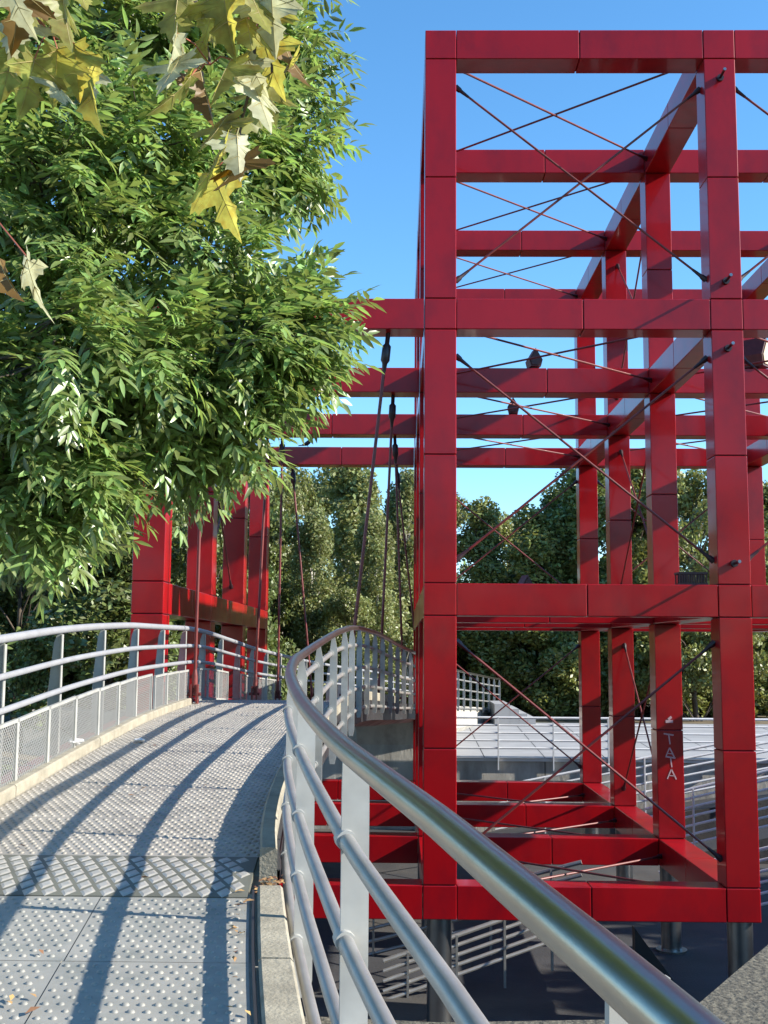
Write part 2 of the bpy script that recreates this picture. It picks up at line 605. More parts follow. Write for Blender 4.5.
for d in frange(ta, tb, .09):
    secs.append([W(tl(d), d, zd(d) - .02), W(tr_(d), d, zd(d) - .02), W(tr_(d), d, tz(d)), W(tl(d), d, tz(d))])
mb.loft(secs)
base_t = mb.build('tread_plate', TREADBASE, bridge)
mb = MB()
pa, pb = .092, .205
r_i = 0
d = ta - .04
while d < tb - .12:
    x = tl(d) + .05 + (pa / 2 if r_i % 2 else 0)
    while x < tr_(d) - .05:
        hx, hy = pa * .40, pb * .36
        h = .004
        dc = d + pb / 2
        vs = [W(x - hx, dc, tz(dc)), W(x, dc - hy, tz(dc - hy)), W(x + hx, dc, tz(dc)), W(x, dc + hy, tz(min(dc + hy, tb)))]
        q = .62
        vt = [W(x - hx * q, dc, tz(dc) + h), W(x, dc - hy * q, tz(dc - hy * q) + h), W(x + hx * q, dc, tz(dc) + h), W(x, dc + hy * q, tz(dc + hy * q) + h)]
        mb.add(vs + vt, [(4, 5, 6, 7), (0, 1, 5, 4), (1, 2, 6, 5), (2, 3, 7, 6), (3, 0, 4, 7)])
        x += pa
    d += pb / 2
    r_i += 1
mb.build('lozenges', TREAD, base_t)

# approach ramp on the near side
app = thing('approach_ramp', 'near approach ramp of studded grey steel plates beside a low concrete kerb', 'ramp', W(-1, 2, -1.4))


def ap_re(d): return XR(d) - .225 + .03 * min(max((d - 3.5) / 2.0, 0), 1)


plates('deck_plate', -1.7, 5.50, .90, .78, lambda d: -2.75, ap_re, [DECKN], .056, .062, .0145, .0068, 9, -.10, app, 0, 1.0)
mb = MB()
secs = []
for d in frange(-1.8, 5.6, .4):
    secs.append([W(-2.9, d, zd(d) - .007), W(XR(d) - .1, d, zd(d) - .007), W(XR(d) - .1, d, G), W(-2.9, d, G)])
mb.loft(secs)
mb.build('ramp_body', CONCW, app)
strip('edge_channel', lambda d: ap_re(d) + .008, lambda d: ap_re(d) + .022, -.03, .014, -1.7, 5.6, DARKST, app)
strip('kerb', lambda d: ap_re(d) + .034, lambda d: XR(d) - .040, -.05, .028, -1.7, 5.62, CONC, app, seg=1.0, gap=.018)
# abutment shoulder in exposed aggregate on the right
sh = [(.62, -2.0), (3.6, -2.0), (3.6, 9.3), (2.0, 6.37), (1.62, 5.75), (1.3, 5.22), (.95, 5.0), (.17, 4.93), (-.45, 5.0), (-.3, 4.4), (0.05, 2.4), (.35, .8)]
mb = MB()
bm_pts = [W(a, b, -1.52) for a, b in sh]
mb.prism(bm_pts, (0, 0, G + 1.52 - .2))
o = mb.build('abutment_shoulder', AGG)
tag(o, 'rough exposed aggregate concrete shoulder at bottom right beyond the steel handrail', 'wall')

# leaf litter in the joint by the kerb, scattered leaves on deck
vv, ff = [], []
rs = np.random.default_rng(5)


def litter(x, d, s, h):
    a = rs.uniform(0, 6.28)
    t1 = np.array([math.cos(a), math.sin(a), rs.uniform(-.3, .3)]); t2 = np.array([-math.sin(a), math.cos(a), rs.uniform(-.3, .3)])
    c = np.array(W(x, d, zd(d) + h))
    b = len(vv)
    vv.extend([c - t1 * s, c + t2 * s * .45 + (0, 0, s * .2), c + t1 * s, c - t2 * s * .45 + (0, 0, s * .2)])
    ff.extend([b, b + 1, b + 2, b + 3])


for i in range(110):
    litter(rs.uniform(-.69, -.57), rs.uniform(5.60, 5.88), rs.uniform(.010, .024), rs.uniform(-.02, .015))
for i in range(26):
    d = rs.uniform(3.9, 13)
    litter(rs.uniform(-2.4, XR(d) - .4), d, rs.uniform(.015, .032), .016)
for i in range(26):
    d = rs.uniform(3.4, 5.6)
    litter(ap_re(d) - rs.uniform(.0, .08), d, rs.uniform(.012, .028), .014)
for i in range(8):
    litter(rs.uniform(-1.6, -1.2), rs.uniform(4.05, 4.2), .022, .016)
me = fast_mesh('fallen_leaves', np.array(vv), np.array(ff), 4, [DRY])
struct(link('fallen_leaves', me), 'stuff', 'scattered dry brown leaves lying on the bridge deck', 'leaves')


# ------------------------------------------------------------------ left railing
def hl(d):
    return 1.05 - .12 * sstep(7.5, 14.4, d)


def hr(d):
    return .955 + .08 * (1 - sstep(1.2, 5.8, d)) - .045 * sstep(7.2, 9, d) + .035 * sstep(10.5, 14, d) + .035 * sstep(15, 18, d)


def rail_path(fx, h, d0, d1, off=0.0, step=.35, zf=zd, hs=None):
    out = []
    for d in frange(d0, d1, step):
        t, nrm = plan_dir(fx, d)
        p = Vector(W(fx(d), d, zf(d) + (h * hs(d) if hs else h))) + nrm * (off(d) if callable(off) else off)
        out.append(tuple(p))
    return out


def tube_off(d):
    return -.012 + .026 * (1 - sstep(3.2, 7, d))


lr = thing('bridge_railing', 'grey painted railing with white mesh panels along left side of footbridge', 'railing', W(-2.74, 12, -.7))
for nm, h, r, off in (('handrail', 1.0, .031, 0), ('rail', .765, .023, .05), ('rail', .545, .023, .05)):
    mb = MB(); mb.tube(rail_path(XL, h, 3.0, 41.5, off, hs=hl), r, 12)
    mb.build(nm, RAILG, lr, smooth=True)
posts = [7.9 + 1.31 * i for i in range(-3, 26)]
for d in posts:
    if d > 41: break
    tg, nr = plan_dir(XL, d)
    c = Vector(W(XL(d), d, zd(d)))
    mb = MB()
    # tapering web across the bridge + flange on the deck side
    hq = hl(d)
    w = [(-.075, -.25), (.02, -.25), (.02, hq - .03), (-.015, hq - .03), (-.04, hq - .10), (-.075, hq - .5)]
    mb.prism([tuple(c + nr * a + Vector((0, 0, z)) - tg * .007) for a, z in w], tuple(tg * .014))
    fl = [(-.022, -.1), (.022, -.1), (.022, hq - .035), (-.022, hq - .035)]
    mb.prism([tuple(c + tg * a + nr * .0215 + Vector((0, 0, z))) for a, z in fl], tuple(nr * .008))
    mb.build('post', PLATE, lr)
# expanded mesh panels
pan = []
d = 3.6
for a, b, n, zo in ((3.1, 12.25, 13, 0), (12.4, 14.35, 3, -.02), (14.95, 17.2, 3, -.01), (18.2, 20.4, 3, 0), (20.6, 22.0, 2, 0)):
    for i in range(n):
        pan.append((a + (b - a) * i / n + .012, a + (b - a) * (i + 1) / n - .012, zo))
for a, b, zo in pan:
    tg, nr = plan_dir(XL, (a + b) / 2)
    mb = MB(); mf = MB()

    def Q(s, h):
        d = a + (b - a) * s
        return Vector(W(XL(d), d, zd(d) + h + zo)) + nr * .085
    lo, hi = .03, .46 * hl((a + b) / 2)
    for (s0, h0), (s1, h1) in (((0, lo), (1, lo)), ((0, hi), (1, hi)), ((0, lo), (0, hi)), ((1, lo), (1, hi))):
        p, q = Q(s0, h0), Q(s1, h1)
        dr = (q - p).normalized(); sd = dr.cross(nr).normalized()
        mb.prism([tuple(p + sd * .012 - nr * .012 - dr * .012), tuple(p - sd * .012 - nr * .012 - dr * .012), tuple(p - sd * .012 + nr * .012 - dr * .012), tuple(p + sd * .012 + nr * .012 - dr * .012)], tuple((q - p) + dr * .024))
    fr = mb.build('mesh_panel', PLATE, lr)
    L = b - a
    pit = .036
    hh = hi - lo
    k = -int(hh / pit) - 1
    while k * pit < L:
        for sg in (1, -1):
            # line u - u0 = v (or mirrored), clipped to the panel
            u0_ = k * pit
            va, vb = max(0, -u0_), min(hh, L - u0_)
            if vb - va > .01:
                ua, ub = u0_ + va, u0_ + vb
                if sg < 0:
                    ua, ub = L - ua, L - ub
                p, q = Q(ua / L, lo + va), Q(ub / L, lo + vb)
                sd = (q - p).normalized().cross(nr).normalized() * .0048
                mf.add([tuple(p + sd), tuple(p - sd), tuple(q - sd), tuple(q + sd)], [(0, 1, 2, 3)])
        k += 1
    mf.build('mesh', MESHM, fr, fix=False)

# ------------------------------------------------------------------ right railing
rl = thing('tubular_railing', 'curving silver tube railing on tall tapered plates along right side of footbridge', 'railing', W(-.5, 8, -.9))
mb = MB(); mb.tube(rail_path(XR, 1.0, -1.6, 40.2, .0, .2, hs=hr), .0315, 20)
mb.build('handrail', STEEL, rl, smooth=True)
HS = (.735, .457, .20, -.065)
for h in HS:
    mb = MB(); mb.tube(rail_path(XR, h, -1.6, 40.2, tube_off, .25), .0235, 14)
    mb.build('rail', GALV, rl, smooth=True)
pd = [-1.4, -.1, 1.38, 3.38, 5.1, 6.6, 8.1, 9.55, 11.05, 12.4, 13.5, 14.5, 15.4, 16.3, 17.2, 18.2, 19.2, 20.2, 21.3, 22.4, 23.6, 24.8, 26, 27.2, 28.4, 29.6, 30.8, 32, 33, 34, 35, 36, 37, 38, 39, 40]
for d in pd:
    tg, nr = plan_dir(XR, d)
    c = Vector(W(XR(d), d, zd(d)))
    cp = c + nr * .022 * (1 - sstep(3.2, 7, d))
    mb = MB()
    zb_, hq = (-.30 if d < 14 else -.16), hr(d) - .02
    wd = .060 if d < 6 else .050
    w = [(-.010, zb_), (wd - .015, zb_), (wd, zb_ + .07), (wd, hq - .12), (wd - (.024 if d > 6 else .003), hq), (-.004 if d > 6 else -.018, hq), (-.020, hq - .12), (-.020, zb_ + .07)]
    mb.prism([tuple(cp + nr * a + Vector((0, 0, z)) - tg * .007) for a, z in w], tuple(tg * .014))
    for h in HS:      # welded stubs through the plate edge
        p = c + nr * tube_off(d) + Vector((0, 0, h))
        mb.tube([tuple(p - tg * .035), tuple(p + tg * .035)], .030, 12)
    mb.build('post', PLATE, rl, smooth=True)

# ------------------------------------------------------------------ the red frame
S, w2 = 3.6, 0.2
fr = thing('red_steel_frame', 'tall open cube frame of glossy red steel columns and beams', 'structure', (0, 0, 0))
GAP = .011


def bev_boxes(name, segs, core):
    bm = bmesh.new()
    for (x0, x1, y0, y1, z0, z1) in segs:
        r = bmesh.ops.create_cube(bm, size=1)
        for q in r['verts']:
            q.co = Vector(((x0 + x1) / 2 + q.co.x * (x1 - x0), (y0 + y1) / 2 + q.co.y * (y1 - y0), (z0 + z1) / 2 + q.co.z * (z1 - z0)))
    bmesh.ops.bevel(bm, geom=list(bm.edges), offset=.009, segments=2, profile=.5, affect='EDGES')
    for f in bm.faces:
        f.smooth = False
    for (x0, x1, y0, y1, z0, z1) in core:
        r = bmesh.ops.create_cube(bm, size=1)
        for q in r['verts']:
            q.co = Vector(((x0 + x1) / 2 + q.co.x * (x1 - x0), (y0 + y1) / 2 + q.co.y * (y1 - y0), (z0 + z1) / 2 + q.co.z * (z1 - z0)))
        for f in set(f for q in r['verts'] for f in q.link_faces):
            f.material_index = 1
    me = bpy.data.meshes.new(name)
    bm.to_mesh(me); bm.free()
    me.materials.append(RED); me.materials.append(REDCORE)
    return me


def col_mesh(l0, l1):
    segs = []
    for L in range(l0, l1 + 1):
        z = L * S
        segs.append((-w2, w2, -w2, w2, z - w2 + GAP / 2, z + w2 - GAP / 2))
        if L < l1:
            a, b, c = z + w2, z + S / 2, z + S - w2
            segs.append((-w2, w2, -w2, w2, a + GAP / 2, b - GAP / 2))
            segs.append((-w2, w2, -w2, w2, b + GAP / 2, c - GAP / 2))
    k = w2 - .02
    return bev_boxes('column', segs, [(-k, k, -k, k, l0 * S - k, l1 * S + k)])


b0, b1 = w2 + .006, S - w2 - .006
beam_me = bev_boxes('beam', [(b0, S / 2 - GAP / 2, -w2 + .003, w2 - .003, -w2 + .003, w2 - .003), (S / 2 + GAP / 2, b1, -w2 + .003, w2 - .003, -w2 + .003, w2 - .003)],
                    [(b0 - .0, b1, -.175, .175, -.175, .175)])
cols = {-1: (0, 2), 0: (0, 3), 1: (0, 3), 2: (1, 3)}
cme = {}
columns = {}
for i, (l0, l1) in cols.items():
    if (l0, l1) not in cme:
        cme[(l0, l1)] = col_mesh(l0, l1)
    for k in range(4):
        columns[(i, k)] = link('column', cme[(l0, l1)], fr, (i * S, k * S, 0))
xb = {3: (0, 1), 2: (-1, 0, 1), 1: (0, 1), 0: (-1, 0)}
for L, bays in xb.items():
    for i in bays:
        for k in range(4):
            link('beam', beam_me, fr, (i * S, k * S, L * S))
for i, (l0, l1) in cols.items():
    for L in range(l0, l1 + 1):
        for k in range(3):
            link('beam', beam_me, fr, (i * S, k * S, L * S), (0, 0, math.pi / 2))
# steel legs
mb = MB()
zb = G + CZ
mb.tube([(0, 0, zb), (0, 0, -w2)], .15, 28)
mb.tube([(0, 0, zb), (0, 0, zb + .03)], .23, 28)
leg0 = mb.build('leg', LEGST, fr, smooth=True)
leg0.location = (0, 0, 0)
for i in (-1, 0, 1):
    for k in range(4):
        if (i, k) == (0, 0):
            continue
        link('leg', leg0.data, fr, (i * S, k * S, 0))


# cables with conical end sockets
def cable(p, q, parent, r=.0155, name='bracing_cable'):
    p, q = Vector(p), Vector(q)
    dr = (q - p).normalized()
    mb = MB()
    mb.tube([tuple(p), tuple(q)], r, 8)
    for a, s in ((p, dr), (q, -dr)):
        mb.tube([tuple(a), tuple(a + s * .07), tuple(a + s * .09), tuple(a + s * .22)], [.042, .036, .026, r + .002], 8, 1)
    return mb.build(name, [ROD, FIT], parent, smooth=True)


e = .30


def xy_vertical_x(i, k, L):     # X bracing in the plane of frame k
    y = k * S
    x0, x1, z0, z1 = i * S + w2, (i + 1) * S - w2, L * S + w2 + e, (L + 1) * S - w2 - e
    cable((x0, y - .03, z1), (x1, y - .03, z0), fr)
    cable((x0, y + .03, z0), (x1, y + .03, z1), fr)


def xy_vertical_y(i, k, L):
    x = i * S
    y0, y1, z0, z1 = k * S + w2, (k + 1) * S - w2, L * S + w2 + e, (L + 1) * S - w2 - e
    cable((x - .03, y0, z1), (x - .03, y1, z0), fr)
    cable((x + .03, y0, z0), (x + .03, y1, z1), fr)


def xy_horizontal(i, k, L):
    z = L * S
    x0, x1, y0, y1 = i * S + w2, (i + 1) * S - w2, k * S + w2 + .15, (k + 1) * S - w2 - .15
    cable((x0, y0, z - .03), (x1, y1, z - .03), fr)
    cable((x0, y1, z + .03), (x1, y0, z + .03), fr)


for L in range(3):
    xy_vertical_x(0, 0, L)
for L in (1, 2):
    xy_vertical_x(1, 0, L)
for L in (0, 1):
    xy_vertical_x(0, 3, L)
xy_vertical_x(1, 3, 1)
for L in range(3):
    xy_vertical_y(1, 1, L)
xy_vertical_y(-1, 1, 1)
for k in range(3):
    for L in (0, 2, 3):
        xy_horizontal(0, k, L)
    xy_horizontal(1, k, 2)
# threaded studs with polished tips on the front right column
for z in (10.33, 7.63, 6.76, 4.06):
    mb = MB()
    x = 3.6
    mb.tube([(x, -w2, z), (x, -w2 - .035, z)], .045, 10, 1)
    mb.tube([(x, -w2 - .03, z), (x, -w2 - .20, z + .006)], .017, 10, 1)
    mb.tube([(x, -w2 - .20, z + .006), (x, -w2 - .235, z + .008)], .021, 10, 0)
    mb.build('stud', [LEGST, FIT], fr, smooth=True)
# spray painted letters down the second right column
c = columns[(1, 1)]
mb = MB()


def stroke(x0, z0, x1, z1, w=.012):
    d_ = Vector((x1 - x0, 0, z1 - z0)).normalized(); s_ = Vector((-d_.z, 0, d_.x)) * w * .62
    p, q = Vector((x0, -w2 - .004, z0)), Vector((x1, -w2 - .004, z1))
    mb.add([tuple(p + s_), tuple(p - s_), tuple(q - s_), tuple(q + s_)], [(0, 1, 2, 3)])


def letter(ch, x, z, s):
    if ch == 'T':
        stroke(x - s * .5, z + s * .05, x + s * .5, z - s * .1, .017); stroke(x, z, x + s * .12, z - s, .015)
    else:
        stroke(x, z, x - s * .42, z - s * .95, .014); stroke(x, z, x + s * .48, z - s, .016); stroke(x - s * .25, z - s * .62, x + s * .3, z - s * .66, .010)


letter('T', -.02, 1.74, .15); letter('A', -.01, 1.54, .14); letter('T', 0., 1.40, .15); letter('A', 0.01, 1.22, .15)
stroke(-.06, 1.93, .05, 1.93, .035); stroke(-.02, 1.96, .03, 2.0, .03)
o = mb.build('graffiti', TAGP, None, fix=False)
o.parent = c
o['label'] = 'pale sprayed letters TATA down the red column'

# ------------------------------------------------------------------ hanger rods
hang = [
    ((-.66, 0), (-1.02 - .0, 0), 'thick dark red hanger rod nearest the front left column, right side of footbridge'),
    ((-.62, 1), (-.83, 1), 'second hanger rod on the right side of the footbridge'),
    ((-.61, 2), (-.62, 2), 'third hanger rod on the right side of the footbridge'),
    ((-.59, 3), (-.22, 3), 'farthest hanger rod on the right side of the footbridge, by the column'),
    ((-3.0, 0), (-3.06, 0), 'dark red hanger rod standing on deck by the end of the left kerb'),
    ((-2.58, 1), (-3.05, 1), 'hanger rod before the second left red column, left side of footbridge'),
    ((-2.75, 2), (-2.88, 2), 'hanger rod before the last left red column, left side of footbridge'),
    ((-2.9, 3), (-2.62, 3), 'hanger rod dropping from the end of the far beam beside the trees'),
]
for (xa, ka), (xb_, kb), lab in hang:
    d = ka * S - CY
    right = xa > -2
    xbot = (XR(d) - .13 + CX) if right else (XL(d) + .17 + CX)
    if not right and ka:
        xbot = (0, -2.25, -2.27, XL(d) + .13)[ka] + CX
    zbot = zd(d) + CZ + 0.0
    yy = ka * S
    top = Vector((xa, yy, 2 * S - w2))
    bot = Vector((xbot, yy, zbot))
    dr = (bot - top).normalized()
    t = thing('hanger_rod', lab, 'rod', tuple(bot), 'hanger rods carrying the footbridge')
    mb = MB()
    mb.tube([tuple(top + dr * .15), tuple(bot - dr * .1)], .021, 10)
    mb.build('rod', ROD, t, smooth=True)
    mb = MB()
    mb.tube([tuple(top), tuple(top + dr * .14), tuple(top + dr * .17), tuple(top + dr * .36), tuple(top + dr * .40), tuple(top + dr * .52)], [.03, .03, .055, .058, .034, .022], 12)
    mb.build('top_socket', FIT, t, smooth=True)
    mb = MB()
    mb.tube([tuple(bot - dr * .42), tuple(bot - dr * .34), tuple(bot - dr * .2)], [.022, .036, .036], 12)
    sx = Vector((.045, 0, 0))
    for s in (-1, 1):
        mb.box(bot.x + s * .035 - .012, bot.x + s * .035 + .012, yy - .045, yy + .045, bot.z - .02, bot.z + .24)
    mb.tube([tuple(bot + Vector((-.08, 0, .12))), tuple(bot + Vector((.08, 0, .12)))], .022, 10)
    mb.build('fork', ROD, t, smooth=True)


# ------------------------------------------------------------------ lamps on the beams, grille, bird, litter
def lamp(x, k, z, rot, label, size=.22, face=False):
    t = thing('floodlight', label, 'lamp', (x, k * S, z), 'floodlights on the beams')
    mb = MB()
    s = size / 2
    pent = [(-s * .75, 0, .05), (s * .75, 0, .05), (s, 0, .05 + size * .5), (0.0, 0, .05 + size * 1.35), (-s, 0, .05 + size * .5)]
    Rm = Matrix.Rotation(rot, 4, 'Z')
    T = Matrix.Translation((x, k * S, z))
    tr = [T @ Rm @ (Vector(p) + Vector((0, -size * .55, 0))) for p in pent]
    off = (Rm @ Vector((0, size * 1.1, 0)))
    mb.prism([tuple(p) for p in tr], tuple(off))
    mb.build('housing', LAMPB, t)
    cpt = sum((p for p in tr), Vector()) / 5
    mb = MB()
    fc = [cpt + (p - cpt) * .8 - off.normalized() * .004 for p in tr]
    mb.prism([tuple(p) for p in fc], tuple(-off.normalized() * .012))
    mb.build('front_glass', LENS if face else LAMPB, t)
    mb = MB()
    mb.box(x - .05, x + .05, k * S - .05, k * S + .05, z, z + .08)
    mb.build('bracket', FIT, t)
    return t


zt = 2 * S + w2
lamp(1.62, 1, zt, .15, 'house shaped dark floodlight on the second red beam, under crossed cables')
lamp(1.64, 2, zt, -.1, 'smaller looking dark floodlight on the third red beam back', .22)
lamp(5.12, 1, zt, .85, 'floodlight with pale orange face, right of the front right column', .36, True)
lamp(1.45, 1, S + w2, .3, 'floodlight mostly hidden behind the middle front beam, only its tip showing', .22)

t = thing('grille_box', 'small dark slatted grille box standing on the middle front beam', 'grille', (3.12, 0, S + w2))
mb = MB()
zg = S + w2
for z0, z1 in ((0, .022), (.135, .16)):
    mb.box(2.94, 3.30, -.12, -.08, zg + z0, zg + z1); mb.box(2.94, 3.30, .08, .12, zg + z0, zg + z1)
    mb.box(2.94, 2.97, -.079, .079, zg + z0, zg + z1); mb.box(3.27, 3.30, -.079, .079, zg + z0, zg + z1)
mb.build('frame', LAMPB, t)
for yy in (-.1, .1):
    mb = MB()
    for i in range(12):
        x = 2.955 + i * .03
        mb.box(x - .007, x + .007, yy - .01, yy + .01, zg + .0225, zg + .1345)
    mb.build('slats', LAMPB, t)

# bird on the far beam
bt = thing('bird', 'small black bird perched on the end of the farthest red beam', 'bird', (-2.57, 3 * S, zt))
mb = MB()
bz = zt
prof = [(-.20, .055, .004, .012), (-.13, .065, .018, .012), (-.07, .085, .042, .035), (0, .115, .062, .06), (.05, .15, .058, .058), (.085, .185, .040, .040),
        (.10, .212, .036, .036), (.118, .232, .030, .028), (.14, .235, .010, .010), (.165, .228, .002, .002)]
secs = []
for x, z, a, b in prof:
    secs.append([(-2.57 + x, 3 * S + math.cos(q * math.pi / 6) * a, bz + z + math.sin(q * math.pi / 6) * b) for q in range(12)])
mb.loft(secs)
for s in (-1, 1):
    mb.tube([(-2.56, 3 * S + s * .022, bz + .085), (-2.555, 3 * S + s * .022, bz + .01), (-2.53, 3 * S + s * .022, bz + .005)], .006, 6)
mb.build('body', BIRD, bt, smooth=True)

# crumpled paper
for (x, d, lab, s) in ((-2.63, 9.45, 'crumpled white paper lying on the left kerb', .055), (-2.28, 10.2, 'flattened white paper scrap on the deck', .04)):
    bm = bmesh.new()
    bmesh.ops.create_icosphere(bm, subdivisions=2, radius=s)
    for q in bm.verts:
        q.co *= random.uniform(.7, 1.2)
        q.co.z *= .45; q.co.x *= 1.3
    me = bpy.data.meshes.new('paper_litter'); bm.to_mesh(me); bm.free()
    me.materials.append(PAPER)
    z = zd(d) + (.10 if x < -2.5 else .012) + s * .4
    tag(link('paper_litter', me, None, W(x, d, z)), lab, 'litter')

# ------------------------------------------------------------------ stairs, ramps below
t = thing('concrete_stairs', 'pale concrete steps descending from far end of footbridge to the plaza', 'stairs', W(3.4, 38, -2.24))
for i, (x1, z) in enumerate(((3.42, -1.68), (3.70, -1.83), (3.96, -1.97), (4.22, -2.10))):
    x0 = (2.95, 3.425, 3.705, 3.965)[i]
    mb = MB(); mb.box(*[q for ab in zip(W(x0, 36.3, -2.6), W(x1, 38.6, z)) for q in ab])
    mb.build('step', PAVE, t)


def ramp_rail(x0, d0, z0, x1, d1, z1, h, n, label, npost, m, group, base=True):
    t = thing('ramp_railing', label, 'railing', W((x0 + x1) / 2, (d0 + d1) / 2, min(z0, z1)), group)
    for k in range(n):
        hh = h * (k + 1) / n
        mb = MB(); mb.tube([W(x0, d0, z0 + hh), W(x1, d1, z1 + hh)], .032 if k == n - 1 else .026, 8)
        mb.build('rail', m, t, smooth=True)
    for i in range(npost):
        s = (i + .5) / npost
        x, d, z = x0 + (x1 - x0) * s, d0 + (d1 - d0) * s, z0 + (z1 - z0) * s
        mb = MB(); mb.box(*[q for ab in zip(W(x - .015, d - .035, z - .25), W(x + .015, d + .035, z + h + .01)) for q in ab])
        mb.build('post', m, t)


def ramp_slab(x0, x1, d0, d1, za, zb, label):
    mb = MB()
    mb.prism([W(x0, d0, G - .1), W(x1, d0, G - .1), W(x1, d0, zb), W(x0, d0, za)], (0, d1 - d0, 0))
    tag(mb.build('garden_ramp', ASPH), label, 'ramp')


gr = 'white railings of the garden ramps'
ramp_slab(1.6, 16, 27.2, 28.5, G + .0, -2.2, 'concrete ramp climbing right in front of the retaining wall')
ramp_rail(2.2, 27.1, -4.30, 16, 27.1, -1.55, 1.15, 6, 'white railing of the ramp nearest the retaining wall', 6, WHITE, gr)
ramp_rail(5.2, 25.0, -4.45, 15, 23.2, -1.75, 1.30, 7, 'white railing climbing steeply behind the front right red column', 5, WHITE, gr)
ramp_slab(5.4, 15, 25.1, 26.3, G + .0, -2.3, 'dark ramp flank behind the front right red column')
ramp_rail(4.6, 21.0, -5.0, 14, 18.0, -2.1, 1.1, 6, 'low shaded white railing right of the front right red column', 4, WHITE, gr)
ramp_rail(-.2, 15.4, -4.62, 2.35, 15.9, -3.86, .62, 5, 'grey shaded railing under the lowest front beam', 4, GALV, gr)
ramp_rail(-.8, 17.6, -4.75, 2.6, 16.9, -3.72, .72, 4, 'second grey railing crossing behind the shaded one under the front beam', 4, GALV, gr)
mb = MB()
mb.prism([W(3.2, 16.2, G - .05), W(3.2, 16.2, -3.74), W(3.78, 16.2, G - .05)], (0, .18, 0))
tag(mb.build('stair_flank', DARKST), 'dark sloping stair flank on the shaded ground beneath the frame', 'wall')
mb = MB()
mb.prism([W(-1.5, 20.0, G - .05), W(1.3, 20.0, G - .05), W(1.3, 20.0, -4.05), W(-1.5, 20.0, -4.3)], (0, .3, 0))
tag(mb.build('garden_wall', CONCW), 'low concrete wall behind the shaded railing under the lowest front beam', 'wall')

# pale kiosk far off under the left trees
t = thing('kiosk', 'small pale blue kiosk glimpsed far away under the left trees', 'kiosk', W(-17, 55, -1.6))
mb = MB(); mb.box(*[q for ab in zip(W(-18.2, 54.5, -1.7), W(-15.6, 57, .35)) for q in ab]); mb.build('wall', KIOSK, t)
mb = MB(); mb.box(*[q for ab in zip(W(-18.5, 54.2, .353), W(-15.3, 57.3, .5)) for q in ab]); mb.build('roof', KROOF, t)
mb = MB(); mb.box(*[q for ab in zip(W(-17.5, 54.46, -.6), W(-16.3, 54.497, .0)) for q in ab]); mb.build('window', GLASSD, t)


# ------------------------------------------------------------------ foliage
def rot_frames(n, rng):
    a = rng.normal(size=(n, 3)); a /= np.linalg.norm(a, axis=1)[:, None]
    b = rng.normal(size=(n, 3)); b -= a * (a * b).sum(1)[:, None]; b /= np.linalg.norm(b, axis=1)[:, None]
    return a, b


def ash_leaves(centers, dirs, rng):
    """compound leaves: paired folded leaflets along a drooping rachis"""
    n = len(centers)
    V, I = [], []
    up = np.array([0, 0, 1.0])
    dirs = dirs / np.linalg.norm(dirs, axis=1)[:, None]
    side = np.cross(dirs, up); side += rng.normal(size=(n, 3)) * .35
    side -= dirs * (side * dirs).sum(1)[:, None]
    side /= np.linalg.norm(side, axis=1)[:, None]
    nor = np.cross(side, dirs)
    Lr = rng.uniform(.22, .34, n)
    pairs = 5
    nv = 0
    outV = []
    for p in range(2 * pairs + 1):
        if p < 2 * pairs:
            s = .22 + .72 * (p // 2) / (pairs - 1)
            sg = 1 if p % 2 else -1
        else:
            s, sg = 1.0, 0
        s_ = s + rng.uniform(-.04, .04, n)
        base = centers + dirs * (Lr * s_)[:, None] + np.outer(-(s_ ** 2) * Lr * .22, up)
        ang = (0 if sg == 0 else 1) * rng.uniform(.80, 1.05, n)
        ld = dirs * np.cos(ang)[:, None] + side * (sg * np.sin(ang))[:, None]
        ld = ld + np.outer(-rng.uniform(.15, .5, n), up) + rng.normal(size=(n, 3)) * .07
        ld /= np.linalg.norm(ld, axis=1)[:, None]
        wd = np.cross(nor + rng.normal(size=(n, 3)) * .22, ld); wd /= np.linalg.norm(wd, axis=1)[:, None]
        ln = np.cross(ld, wd)
        L = rng.uniform(.082, .128, n)[:, None]; Wd = rng.uniform(.0112, .0165, n)[:, None]
        fold = rng.uniform(.15, .45, n)[:, None]
        curl = rng.uniform(-.02, .10, n)[:, None]
        m1 = base + ld * L * .38
        m2 = base + ld * L * .72 - ln * L * curl * .5
        tip = base + ld * L - ln * L * curl * 1.6
        a1 = m1 + wd * Wd + ln * Wd * fold; a2 = m1 - wd * Wd + ln * Wd * fold
        c1 = m2 + wd * Wd * .7 + ln * Wd * fold * .7; c2 = m2 - wd * Wd * .7 + ln * Wd * fold * .7
        outV.append(np.stack([base, a1, m1, a2, c1, m2, c2, tip], 1))
    A = np.stack(outV, 1).reshape(-1, 3)
    cnt = len(A) // 8
    q = np.array([(0, 1, 2, 2), (0, 2, 3, 3)])
    tri = np.array([(0, 1, 2), (0, 2, 3), (1, 4, 2), (4, 5, 2), (2, 5, 3), (5, 6, 3), (4, 7, 5), (5, 7, 6)])
    idx = (tri[None] + (np.arange(cnt) * 8)[:, None, None]).reshape(-1)
    return A, idx


